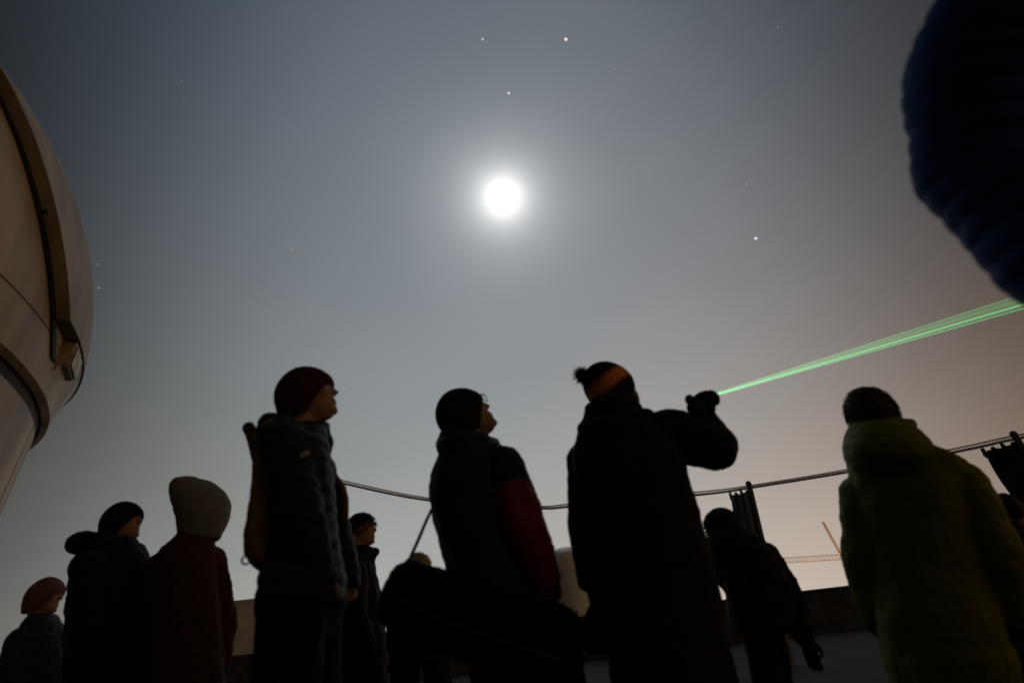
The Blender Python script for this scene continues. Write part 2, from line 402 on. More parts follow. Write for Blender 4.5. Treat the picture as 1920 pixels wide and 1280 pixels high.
b = bmesh.new(); tube(b, [(ca[0], ca[1], 0), (ca[0], ca[1], 2), (ca[0], ca[1], ca[2]+.03)], .03, 10, sub=1); obj('pole', b, POLE, ms)
b = bmesh.new(); tube(b, [(ca[0]-.05, ca[1], ca[2]), (ca[0]+.06, ca[1], ca[2])], .025, 8, sub=1); obj('clamp', b, POLE, ms)
CAB = mat('cable_grey', (.78, .75, .7), .7, scale=20, bump=.1)
pts = [ca, on_y(632, 903, 8), on_y(800, 937, 8), on_y(1000, 952, 8), on_y(1080, 948, 8), on_y(1320, 926, 8), c1, on_y(1580, 886, 7.5), on_y(1800, 845, 6.9), c2, on_y(2150, 775, 5.9)]
b = bmesh.new(); tube(b, pts, .019, 10, sub=6); o = smooth(obj('overhead_cable', b, CAB)); tag(o, 'thick grey cable sagging across behind the crowd from mast to banner posts', 'cable')
b = bmesh.new(); tube(b, [p+np.array([0, .03, .042+.006*math.sin(i*1.7)]) for i, p in enumerate(pts)], .011, 8, sub=6); o = smooth(obj('guide_wire', b, CAB)); tag(o, 'thin wire running just above the thick sagging cable', 'wire')
q = pts[-1]; ms = empty('cable_mast', (q[0], q[1], 0), 'mast beyond the right edge of the picture holding the cable', 'mast')
b = bmesh.new(); tube(b, [(q[0], q[1], 0), (q[0], q[1], q[2]+.1)], .04, 10, sub=1); obj('pole', b, POLE, ms)

# =========================================================================== SKY THINGS
mp_ = O3+MOON*900
b = bmesh.new(); ball(b, mp_, (21, 21, 21), 40, 24); o = own_origin(smooth(obj('moon', b, emit('moon_light', (1, .985, .95), 1.6))), mp_)
tag(o, 'glaring full moon high in the middle of the night sky', 'moon')
STARS = [(1061, 74, 2.7, (1, .76, .56), 1.0, 'brightest orange star high above the moon to its right'),
         (905, 74, 2.1, (.8, .88, 1), .55, 'pale star high above the moon to its left'),
         (954, 175, 2.3, (1, .95, .9), .75, 'white star directly above the moon'),
         (1417, 447, 2.5, (.75, .85, 1), .95, 'blue white star right of the moon above the green beam'),
         (548, 467, 1.7, (.9, .9, .9), .34, 'faint star left of the moon, halfway to the dome'),
         (645, 727, 1.6, (.9, .95, .9), .42, 'faint star just right of the maroon beanie wearer'),
         (1400, 345, 1.6, (.85, .9, 1), .3, 'faint star above the blue white star on the right'),
         (185, 540, 1.7, (.9, .85, .8), .22, 'faint star close beside the right edge of the dome, lower of two'),
         (182, 496, 1.5, (.9, .85, .8), .18, 'faint star close beside the right edge of the dome, upper of two'),
         (340, 152, 1.6, (.9, .9, 1), .15, 'faint star in the dark upper left sky, higher of a pair'),
         (346, 186, 1.5, (.9, .9, 1), .14, 'faint star in the dark upper left sky, lower of a pair'),
         (1028, 218, 1.5, (.9, .9, 1), .33, 'faint star above the moon, below the orange star'),
         (1150, 130, 1.5, (.9, .9, 1), .28, 'faint star right of and below the orange star'),
         (1458, 50, 1.5, (.9, .9, 1), .18, 'faint star near the top edge towards the blue sleeve')]
for i, (px, py, r, c, st, lab) in enumerate(STARS):
    p = O3+ray(px, py)*880; b = bmesh.new(); ball(b, p, (r*.9, r*.9, r*.9), 10, 6)
    o = own_origin(obj('star', b, emit('star_light_%d' % i, c, st)), p); tag(o, lab, 'star', 'stars in the night sky')

# =========================================================================== PEOPLE
class Fr:
    """upright plane through a standing spot, square to the line of sight; n points away from the camera"""
    def __init__(s, px, py, rho):
        d = ray(px, py); h = unit((d[0], d[1], 0)); s.n = h; s.q = O3+h*rho
        s.right = np.array([h[1], -h[0], 0])
    def at(s, px, py, off=0.0):
        d = ray(px, py); t = (s.q-O3+s.n*off)@s.n/(d@s.n); return O3+d*t
    def loft(s, bm, rows, e=2.3, n=28):
        RS = []
        for r in rows:
            xl, xr, y, th = r[:4]; off = r[4] if len(r) > 4 else 0
            a = s.at(xl, y, off); c = s.at(xr, y, off); m = (a+c)/2; u = (c-a)/2; ring = []
            for t in np.linspace(0, 2*pi, n, endpoint=False):
                ct, st = math.cos(t), math.sin(t)
                ring.append(m+u*math.copysign(abs(ct)**(2/e), ct)+s.n*th*math.copysign(abs(st)**(2/e), st))
            RS.append(ring)
        rings(bm, RS)

def head_matrix(centre, fwd, up, k=1.0):
    f = unit(fwd); u = np.asarray(up, float); u = unit(u-f*(u@f)); l = np.cross(u, f)
    M = np.eye(4); M[:3, 0] = f*k; M[:3, 1] = l*k; M[:3, 2] = u*k; M[:3, 3] = np.asarray(centre)-(M[:3, :3]@np.array([0, 0, .12]))
    return M
def X(M, p): p = np.atleast_2d(np.asarray(p, float)); return (p@M[:3, :3].T+M[:3, 3])
def yawpitch(yaw, pitch, roll=0):
    y, p = math.radians(yaw), math.radians(pitch)
    f = np.array([math.cos(y)*math.cos(p), math.sin(y)*math.cos(p), math.sin(p)])
    u = np.array([-math.cos(y)*math.sin(p), -math.sin(y)*math.sin(p), math.cos(p)]); l = np.cross(u, f); r = math.radians(roll)
    return f, u*math.cos(r)+l*math.sin(r)
HEAD = [(-.012, .060, -.01, .022), (0, .080, -.02, .030), (.018, .094, -.045, .044), (.045, .092, -.068, .055), (.07, .091, -.082, .062), (.10, .089, -.092, .068),
        (.128, .083, -.098, .071), (.15, .092, -.10, .073), (.18, .086, -.10, .073), (.205, .068, -.088, .063), (.222, .043, -.065, .045), (.231, .008, -.028, .012)]
def add_head(bm, M):
    ts = np.linspace(0, 2*pi, 28, endpoint=False); RS = []
    for z, f, bk, hw in HEAD:
        mid, a = (f+bk)/2, (f-bk)/2
        RS.append(X(M, [(mid+a*math.copysign(abs(math.cos(t))**.9, math.cos(t)), hw*math.copysign(abs(math.sin(t))**.9, math.sin(t)), z) for t in ts]))
    rings(bm, RS)
    nose = X(M, [(.086, -.008, .142), (.086, .008, .142), (.118, -.009, .094), (.118, .009, .094), (.114, 0, .083), (.09, -.018, .082), (.09, .018, .082), (.07, -.015, .11), (.07, .015, .11)])
    vs = [bm.verts.new(tuple(p)) for p in nose]; r = bmesh.ops.convex_hull(bm, input=vs)
    ax = M[:3, :3]
    def bl(p, r): ball(bm, X(M, [p])[0], (ax[:, 0]*r[0], ax[:, 1]*r[1], ax[:, 2]*r[2]), 12, 7)
    bl((.090, 0, .058), (.010, .022, .007)); bl((.089, 0, .044), (.010, .019, .007)); bl((.082, 0, .012), (.016, .020, .015))
    for s_ in (1, -1):
        bl((.078, s_*.031, .128), (.012, .014, .010)); bl((.084, s_*.030, .147), (.010, .022, .006)); bl((-.008, s_*.074, .115), (.019, .009, .031)); bl((.062, s_*.044, .10), (.022, .018, .02))
def add_hand(bm, wrist, d, palm, side, k=1.0, curl=.5, spread=.12):
    """d: direction of the fingers, palm: palm normal, side: +1/-1 which side the thumb leaves"""
    d = unit(d); pn = unit(np.asarray(palm, float)-d*(np.asarray(palm)@d)); s = np.cross(pn, d)*side; w = np.asarray(wrist, float)
    RS = []
    for t, hw, th in ((0, .026, .020), (.03, .036, .017), (.07, .041, .015), (.092, .038, .011)):
        RS.append([w+d*t*k+s*hw*k*math.cos(a)+pn*th*k*math.sin(a) for a in np.linspace(0, 2*pi, 16, endpoint=False)])
    rings(bm, RS)
    for i, (o, ln, r) in enumerate(((.030, .072, .0085), (.010, .080, .009), (-.011, .074, .0085), (-.031, .058, .0075))):
        p = w+d*.085*k+s*o*k; P = [w+d*.06*k+s*o*k*.9, p]; a = .15; dd = unit(d+s*o*spread*8)
        for q in (.42, .33, .25):
            a += curl*1.15; v = dd*math.cos(a)+pn*math.sin(a); p = p+v*ln*q*k; P.append(p)
        tube(bm, P, [r*k, r*k, r*.95*k, r*.88*k, r*.78*k], 10, sub=2)
    P = [w+d*.018*k+s*.024*k, w+d*.045*k+s*.05*k+pn*.008*k, w+d*.07*k+s*(.058-.012*curl)*k+pn*(.012+.02*curl)*k, w+d*.09*k+s*(.055-.03*curl)*k+pn*(.014+.035*curl)*k]
    tube(bm, P, [.013*k, .012*k, .0105*k, .009*k], 10, sub=2)

def shell_cap(M, edge, cen=(-.004, 0, .125), rad=(.118, .099, .127), n=72, m=22, rib=0, brim=0, peak=0, rough=0, seed=0, thick=None):
    """closed cap over the skull in head space; edge(t) = height of its lower edge, t = 0 in front"""
    r2 = np.random.default_rng(seed); b = bmesh.new(); RS = []
    for j in range(m):
        f = j/(m-1); ring = []
        for i in range(n):
            t = 2*pi*i/n; ze = edge(t); s0 = math.asin(min(.98, (ze-cen[2])/rad[2])) if ze > cen[2] else (ze-cen[2])/rad[2]; ph = s0+(pi/2-.02-s0)*f
            cw = math.cos(ph) if ph > 0 else 1-.22*ph*ph; sw = math.sin(ph) if ph > 0 else ph
            k = 1.0+(rib*math.cos(i*pi) if rib else 0)
            if brim and f < .26: k += brim*(1-(abs(f-.13)/.13)**4)
            if rough: k += rough*(r2.random()-.5)*(1 if 0 < j < m-1 else .3)
            top = peak*max(0, f-.6)**2*6
            ring.append((cen[0]+rad[0]*k*cw*math.cos(t)-top*.25, cen[1]+rad[1]*k*cw*math.sin(t), cen[2]+rad[2]*sw+top))
        RS.append(X(M, ring))
    rings(b, RS); return b
def strands(bm, M, count, zmin, ln, r0=.0016, seed=1, cen=(-.004, 0, .125), rad=(.108, .086, .118), droop=.5, back=0.0):
    r2 = np.random.default_rng(seed)
    for _ in range(count):
        t = r2.uniform(0, 2*pi); ph = math.asin(r2.uniform(-.35, .97))
        n_ = np.array([math.cos(ph)*math.cos(t), math.cos(ph)*math.sin(t), math.sin(ph)]); p = np.array(cen)+np.array(rad)*n_
        if p[2] < zmin+max(0, math.cos(t))*.09: continue
        tang = unit(np.cross(n_, r2.normal(size=3))); tang = unit(tang+np.array([-back, 0, -droop])); l_ = ln*r2.uniform(.5, 1.2)
        tang = unit(tang-n_*(tang@n_)*.9); P = X(M, [p-n_*.01, p+n_*.007+tang*l_*.4, p+n_*(.005+.008*r2.random())+tang*l_])
        tube(bm, P, [r0*2.6, r0*2.2, r0*.5], 5, sub=1, round_ends=False)

def boots(root, ank, yaw, m):
    f = np.array([math.cos(yaw), math.sin(yaw), 0]); s = np.array([-f[1], f[0], 0])
    for a in ank:
        b = bmesh.new(); RS = []
        for x, hw, h0, h1 in ((-.075, .028, 0, .07), (-.06, .036, 0, .11), (-.02, .039, 0, .13), (.04, .040, 0, .10), (.10, .046, 0, .075), (.16, .044, 0, .055), (.195, .026, .004, .035)):
            c = np.array([a[0], a[1], 0])+f*x
            RS.append([c+s*hw*math.copysign(abs(math.cos(t))**.6, math.cos(t))+np.array([0, 0, (h0+h1)/2+(h1-h0)/2*math.copysign(abs(math.sin(t))**.6, math.sin(t))]) for t in np.linspace(0, 2*pi, 18, endpoint=False)])
        rings(b, RS); smooth(obj('shoe', b, m, root))
SHOE = mat('shoe_leather', (.02, .018, .016), .5, bump=.2)
def legs_of(hip, yaw, stance=.1, hz=.92, kneebend=.03):
    f = np.array([math.cos(yaw), math.sin(yaw), 0]); s = np.array([-f[1], f[0], 0]); out = []
    for k in (1, -1):
        h = np.array([hip[0], hip[1], hip[2]])+s*.095*k; a = np.array([hip[0], hip[1], .09])+s*stance*k+f*(.04*k); kn = (h+a)/2+f*kneebend; kn[2] = hip[2]*.53
        out.append((h, kn, a))
    return out
def trousers(root, hip, yaw, m, w=1.0, stance=.1, waist=None, voxel=.012):
    b = bmesh.new(); f = np.array([math.cos(yaw), math.sin(yaw), 0]); s = np.array([-f[1], f[0], 0])
    for h, k, a in legs_of(hip, yaw, stance): tube(b, [h+np.array([0, 0, .03]), (h+k)/2, k, (k+a)/2, a], [.098*w, .094*w, .078*w, .072*w, .068*w], 18)
    ball(b, np.array(hip)+np.array([0, 0, .05]), (f*.135*w, s*.18*w, np.array([0, 0, .15])))
    me = skinit(b, voxel, 4, ((.07, .016), (.02, .003))); return obj('trousers', me, m, root)
def body(root, M, chest, hip, yaw, arms, stance=.1, voxel=.0075, hands=True, k=1.0, skin=SKIN):
    """arms: list of (shoulder, elbow, wrist, hand_dir, palm, side, curl)"""
    b = bmesh.new(); add_head(b, M); f = np.array([math.cos(yaw), math.sin(yaw), 0]); s = np.array([-f[1], f[0], 0])
    nb = X(M, [(-.028, 0, .06)])[0]; chest = np.asarray(chest); hip = np.asarray(hip)
    tube(b, [nb, chest*.45+nb*.55, chest], [.056, .058, .07], 16)
    RS = []
    up = unit(chest-hip); hh = np.linalg.norm(chest-hip)
    for t, a, c in ((-.02, .06, .09), (.05, .09, .13), (.2, .10, .15), (.5, .085, .13), (.8, .10, .155), (1.0, .085, .165), (1.1, .05, .09)):
        RS.append([hip+(chest-hip)*t+f*a*k*math.cos(x)+s*c*k*math.sin(x) for x in np.linspace(0, 2*pi, 20, endpoint=False)])
    rings(b, RS)
    for h, kn, a in legs_of(hip, yaw, stance):
        tube(b, [h, (h+kn)/2, kn, (kn+a)/2*1.0, a], [.078*k, .072*k, .052*k, .052*k, .036*k], 14)
        tube(b, [a+np.array([0, 0, -.03]), a+f*.13+np.array([0, 0, -.055])], [.035, .025], 10, sub=1)
    for sh_, el_, wr, hd, pm, sd, cu in arms:
        tube(b, [chest+(np.asarray(sh_)-chest)*.5, sh_, el_, wr], [.055*k, .052*k, .038*k, .025*k], 12)
        if hands: add_hand(b, wr, hd, pm, sd, k, cu)
    me = skinit(b, voxel, 3, (), .4)
    me.materials.append(skin); me.materials.append(EYE); me.materials.append(LIP)
    c = face_centres(me); mi = np.zeros(len(c), np.int32)
    for s_ in (1, -1):
        mi[np.linalg.norm(c-X(M, [(.088, s_*.031, .129)])[0], axis=1) < .010] = 1
        q = (c-X(M, [(.090, s_*.030, .148)])[0])@M[:3, :3]; mi[(np.abs(q[:, 1]) < .02) & (np.abs(q[:, 2]) < .0045) & (np.abs(q[:, 0]) < .03)] = 1
    q = (c-X(M, [(.097, 0, .051)])[0])@M[:3, :3]; mi[(np.abs(q[:, 1]) < .021) & (np.abs(q[:, 2]) < .010) & (np.abs(q[:, 0]) < .02)] = 2
    me.polygons.foreach_set('material_index', mi)
    return obj('body', me, None, root)
def baffle(me, pitch, amp, axis=(0, 0, 1), phase=0):
    v = verts_np(me); n_ = norms_np(me); s_ = v@np.asarray(axis, float)/pitch+phase; set_np(me, v+n_*(amp*(np.abs(np.sin(pi*s_))**.6-.6))[:, None])
def D3(x): return np.asarray(x, float)
Z = np.array([0, 0, 1.])

exec_people = True
# ---------------------------------------------------------------- person with maroon beanie and backpack
def person_maroon():
    F1 = Fr(570, 900, 2.04); at = F1.at
    base = at(545, 1180); root = empty('person', (base[0], base[1], 0), 'person in maroon beanie and dark quilted jacket gazing up, wearing a backpack', 'person', 'people watching the sky')
    yaw = math.radians(8); fw, up = yawpitch(8, 18); M = head_matrix(at(579, 741), fw, up, 1.02)
    chest = at(560, 850); hip = at(565, 1150); s = np.array([-math.sin(yaw), math.cos(yaw), 0])
    shR, shL = at(556, 862)-s*.19, at(566, 862)+s*.19
    elR, elL = at(598, 985)-s*.23, at(600, 985)+s*.23; wrR, wrL = at(622, 1088)-s*.19, at(634, 1085)+s*.17
    body(root, M, chest, hip, yaw, [(shR, elR, wrR, (-.1, .75, -1), (0, 1, 0), -1, .35), (shL, elL, wrL, (-.2, -.7, -1), (0, -1, 0), 1, .35)])
    trousers(root, hip, yaw, fab('trouser_black', (.008, .008, .009)), 1.12)
    JK = fab('quilted_jacket', (.012, .018, .02), .6, scale=12)
    b = bmesh.new()
    F1.loft(b, [(556, 600, 800, .07), (524, 612, 812, .13), (505, 614, 832, .19), (497, 619, 860, .235), (494, 625, 900, .24), (497, 628, 950, .23), (499, 632, 1000, .22), (492, 640, 1050, .225), (482, 648, 1090, .235), (478, 646, 1125, .235), (486, 640, 1140, .22)])
    # stand collar and hood roll behind the neck
    tube(b, [at(540, 800, -.05), at(590, 808, -.10), at(606, 800, -.03), at(606, 800, .05), at(570, 806, .11), at(540, 800, .06)], .022, 10)
    tube(b, [at(606, 806), at(611, 815), at(612, 838)], [.02, .024, .03], 10)
    tube(b, [at(525, 800, -.12), at(508, 797, 0), at(525, 800, .12)], [.035, .055, .035], 12)
    tube(b, [at(535, 788, -.09), at(528, 786, 0), at(535, 788, .09)], [.03, .035, .03], 12)
    for sh_, el_, wr in ((shR, elR, wrR), (shL, elL, wrL)):
        tube(b, [sh_+Z*.01, (sh_+el_)/2, el_, (el_+wr)/2, wr+Z*.0], [.088, .083, .073, .066, .052], 18)
    me = skinit(b, .008, 6, ((.05, .010), (.035, .003)))
    baffle(me, .058, .006, (0.1, 0, 1)); obj('jacket', me, JK, root)
    KN = fab('maroon_knit', (.058, .008, .017), .95, scale=90, bump=.8, crease=0)
    b = shell_cap(M, lambda t: .012+.134*max(0.0, math.cos(t))**1.1, cen=(-.012, 0, .128), rad=(.122, .1, .125), rib=.006, brim=.02, peak=.01)
    smooth(obj('beanie', b, KN, root))
    b = bmesh.new(); p = at(571, 851, -.272); ball(b, p, (s*.006, fw*.02, Z*.010), 14, 7); o = obj('emblem', b, mat('pale_emblem', (.5, .5, .48), .5, bump=0), root)
    boots(root, [x[2] for x in legs_of(hip, yaw)], yaw, SHOE)
    # backpack
    ol = fab('backpack_canvas', (.22, .15, .06), .9, scale=14)
    bp = at(480, 1000); pk = empty('backpack', (bp[0], bp[1], bp[2]-.3), 'slim brown canvas backpack on the back of the maroon beanie wearer', 'backpack')
    b = bmesh.new()
    F1.loft(b, [(478, 500, 845, .06), (474, 512, 870, .11), (471, 514, 920, .135), (464, 512, 970, .14), (458, 510, 1010, .145), (458, 506, 1040, .135), (472, 504, 1058, .12), (484, 502, 1066, .08)], 3.0)
    obj('pack_body', skinit(b, .008, 4, ((.06, .012),)), ol, pk)
    b = bmesh.new(); F1.loft(b, [(462, 474, 985, .09), (457, 470, 1005, .10), (458, 470, 1030, .095), (464, 472, 1044, .08)], 3.0); obj('front_pocket', skinit(b, .007, 3), ol, pk)
    b = bmesh.new(); tube(b, [at(478, 858), at(472, 832), at(466, 812), at(461, 802), at(468, 797), at(474, 806), at(480, 825), at(486, 850)], .014, 10, flat=1.6, up=F1.n); smooth(obj('carry_strap', b, fab('strap_tan', (.12, .085, .05)), pk))
    for k in (1, -1):
        b = bmesh.new(); tube(b, [at(492, 850)+s*.09*k, at(530, 822)+s*.115*k+Z*.03, at(580, 850)+s*.125*k, at(628, 900)+s*.13*k, at(630, 960)+s*.15*k], .012, 8, flat=2.2, up=s); smooth(obj('shoulder_strap', b, ol, pk))
    b = bmesh.new(); c = at(462, 1049, -.05); tube(b, [c+F1.right*.014*math.cos(t)+Z*.014*math.sin(t) for t in np.linspace(0, 2*pi, 13)], .0035, 8, sub=1); smooth(obj('buckle_ring', b, mat('steel_ring', (.5, .5, .5), .3, metal=1, bump=0), pk))
person_maroon()

# ---------------------------------------------------------------- person with glasses, navy and red jacket
def person_red():
    F2 = Fr(890, 900, 2.16); at = F2.at
    base = at(930, 1200); root = empty('person', (base[0], base[1], 0), 'person in grey beanie and glasses, navy jacket with red sleeves, looking up', 'person', 'people watching the sky')
    yaw = math.radians(30); fw, up = yawpitch(14, 33); M = head_matrix(at(873, 776), fw, up, 1.07)
    chest = at(885, 890); hip = at(935, 1170); s = np.array([-math.sin(yaw), math.cos(yaw), 0])
    shR, shL = at(948, 880, -.10), at(842, 880, .10)
    shR = at(945, 878, -.12); elR = at(985, 990, -.17); wrR = at(1026, 1098, -.12)
    shL = at(860, 880, .14); elL = at(870, 990, .2); wrL = at(905, 1080, .18)
    body(root, M, chest, hip, yaw, [(shR, elR, wrR, (.3, .1, -1), (-1, .3, 0), -1, .5), (shL, elL, wrL, (.3, 0, -1), (0, -1, 0), 1, .5)])
    trousers(root, hip, yaw, fab('trouser_black', (.008, .008, .009)), 1.1)
    b = bmesh.new()
    F2.loft(b, [(848, 908, 822, .075), (838, 935, 832, .11), (826, 952, 848, .15), (812, 962, 880, .19), (804, 968, 915, .205), (808, 972, 950, .205), (818, 980, 1000, .2), (832, 995, 1050, .2), (842, 1010, 1100, .205), (852, 1022, 1150, .21), (858, 1024, 1175, .2)])
    # hood lying behind the neck, collar in front
    tube(b, [at(905, 824, -.10), at(860, 832, -.14), at(838, 836, -.02), at(850, 828, .10), at(890, 826, .13)], [.035, .052, .054, .05, .035], 14)
    tube(b, [at(868, 812, -.10), at(845, 818, -.05), at(840, 820, .02), at(856, 812, .09)], [.035, .045, .045, .035], 14)
    tube(b, [at(885, 820, -.10), at(918, 828, -.06), at(928, 830, .02), at(912, 824, .08)], .026, 12)
    tube(b, [shL+Z*.01, (shL+elL)/2, elL, (elL+wrL)/2, wrL], [.085, .08, .072, .064, .052], 18)
    NV = fab('navy_shell', (.014, .022, .065), .6, scale=10)
    obj('jacket', skinit(b, .008, 6, ((.06, .018), (.04, .003))), NV, root)
    # near sleeve: navy shoulder, red below
    def sleeve(P, Rr, name, m):
        b = bmesh.new(); tube(b, P, Rr, 22, sub=6); me = skinit(b, .007, 4, ((.05, .016), (.02, .006))); return obj(name, me, m, root)
    mid = shR*.62+elR*.38
    sleeve([shR+Z*.015, shR*.8+elR*.2, mid], [.088, .092, .088], 'sleeve_shoulder', NV)
    RD = fab('red_shell', (.24, .010, .02), .55, scale=10)
    sleeve([mid-Z*.0, elR*.6+mid*.4, elR, elR*.6+wrR*.4, elR*.25+wrR*.75, wrR, wrR-Z*.02+fw*.01], [.089, .090, .084, .080, .073, .064, .05], 'red_sleeve', RD)
    KN = fab('grey_knit', (.022, .024, .024), .95, scale=90, bump=.8, crease=0)
    b = shell_cap(M, lambda t: .012+.134*max(0.0, math.cos(t))**1.1, cen=(-.012, 0, .128), rad=(.120, .1, .122), rib=.006, brim=.015, peak=.004); smooth(obj('beanie', b, KN, root))
    # glasses
    G = mat('spectacle_frame', (.02, .02, .02), .3, metal=.4, bump=0); gl = None
    for s_ in (1, -1):
        c = np.array([.106, s_*.034, .128]); b = bmesh.new()
        tube(b, X(M, [c+np.array([0, .022*math.cos(t), .021*math.sin(t)]) for t in np.linspace(0, 2*pi, 21)]), .0022, 7, sub=1)
        r_ = smooth(obj('glasses_rim', b, G, root))
        b = bmesh.new(); tube(b, X(M, [(.106, s_*.057, .132), (.06, s_*.074, .132), (-.01, s_*.078, .125)]), .002, 6); smooth(obj('glasses_temple', b, G, root))
    b = bmesh.new(); tube(b, X(M, [(.106, .012, .132), (.109, 0, .135), (.106, -.012, .132)]), .002, 6); smooth(obj('glasses_bridge', b, G, root))
    boots(root, [x[2] for x in legs_of(hip, yaw)], yaw, SHOE)
    # carried bag
    BK = fab('bag_nylon', (.004, .004, .0045), .8, scale=10, spec=.04)
    q = at(890, 1180, -.32); bag = empty('holdall', (q[0], q[1], q[2]-.25), 'large black holdall slung across the hips of the red sleeved person', 'bag')
    b = bmesh.new(); RS = []
    for xt, yt, xb, yb, th in ((744, 1078, 716, 1142, .10), (752, 1062, 718, 1168, .14), (772, 1053, 738, 1192, .16), (860, 1076, 830, 1222, .165), (930, 1098, 905, 1250, .165), (1000, 1116, 985, 1285, .16), (1052, 1128, 1060, 1310, .15), (1074, 1150, 1090, 1320, .13), (1082, 1180, 1096, 1322, .10)):
        a, c = at(xt, yt, -.33), at(xb, yb, -.33); m = (a+c)/2; u = (a-c)/2
        RS.append([m+u*math.copysign(abs(math.cos(t))**.55, math.cos(t))+F2.n*th*math.copysign(abs(math.sin(t))**.55, math.sin(t)) for t in np.linspace(0, 2*pi, 28, endpoint=False)])
    rings(b, RS); obj('bag_body', skinit(b, .009, 5, ((.09, .03), (.03, .006))), BK, bag)
    b = bmesh.new(); tube(b, [at(757, 1066, -.33), at(765, 1054, -.30), at(785, 1010, -.26), at(806, 962, -.2), at(838, 905, -.2), at(880, 862, -.12), at(915, 856, .02), at(938, 880, .14)], .0065, 8, flat=2.0, up=F2.n, sub=5); smooth(obj('strap', b, fab('bag_strap', (.02, .02, .022)), bag))
    b = bmesh.new(); tube(b, [at(757, 1068, -.35), at(768, 1052, -.33), at(782, 1057, -.35)], .013, 8); smooth(obj('strap_buckle', b, mat('buckle_plastic', (.05, .05, .05), .4, bump=0), bag))
    b = bmesh.new(); tube(b, [at(745, 1120, -.49), at(800, 1150, -.502), at(880, 1180, -.508), at(980, 1215, -.505), at(1050, 1235, -.48)], .006, 8, sub=4); smooth(obj('zip', b, mat('zip_grey', (.015, .015, .015), .4, bump=0), bag))
person_red()

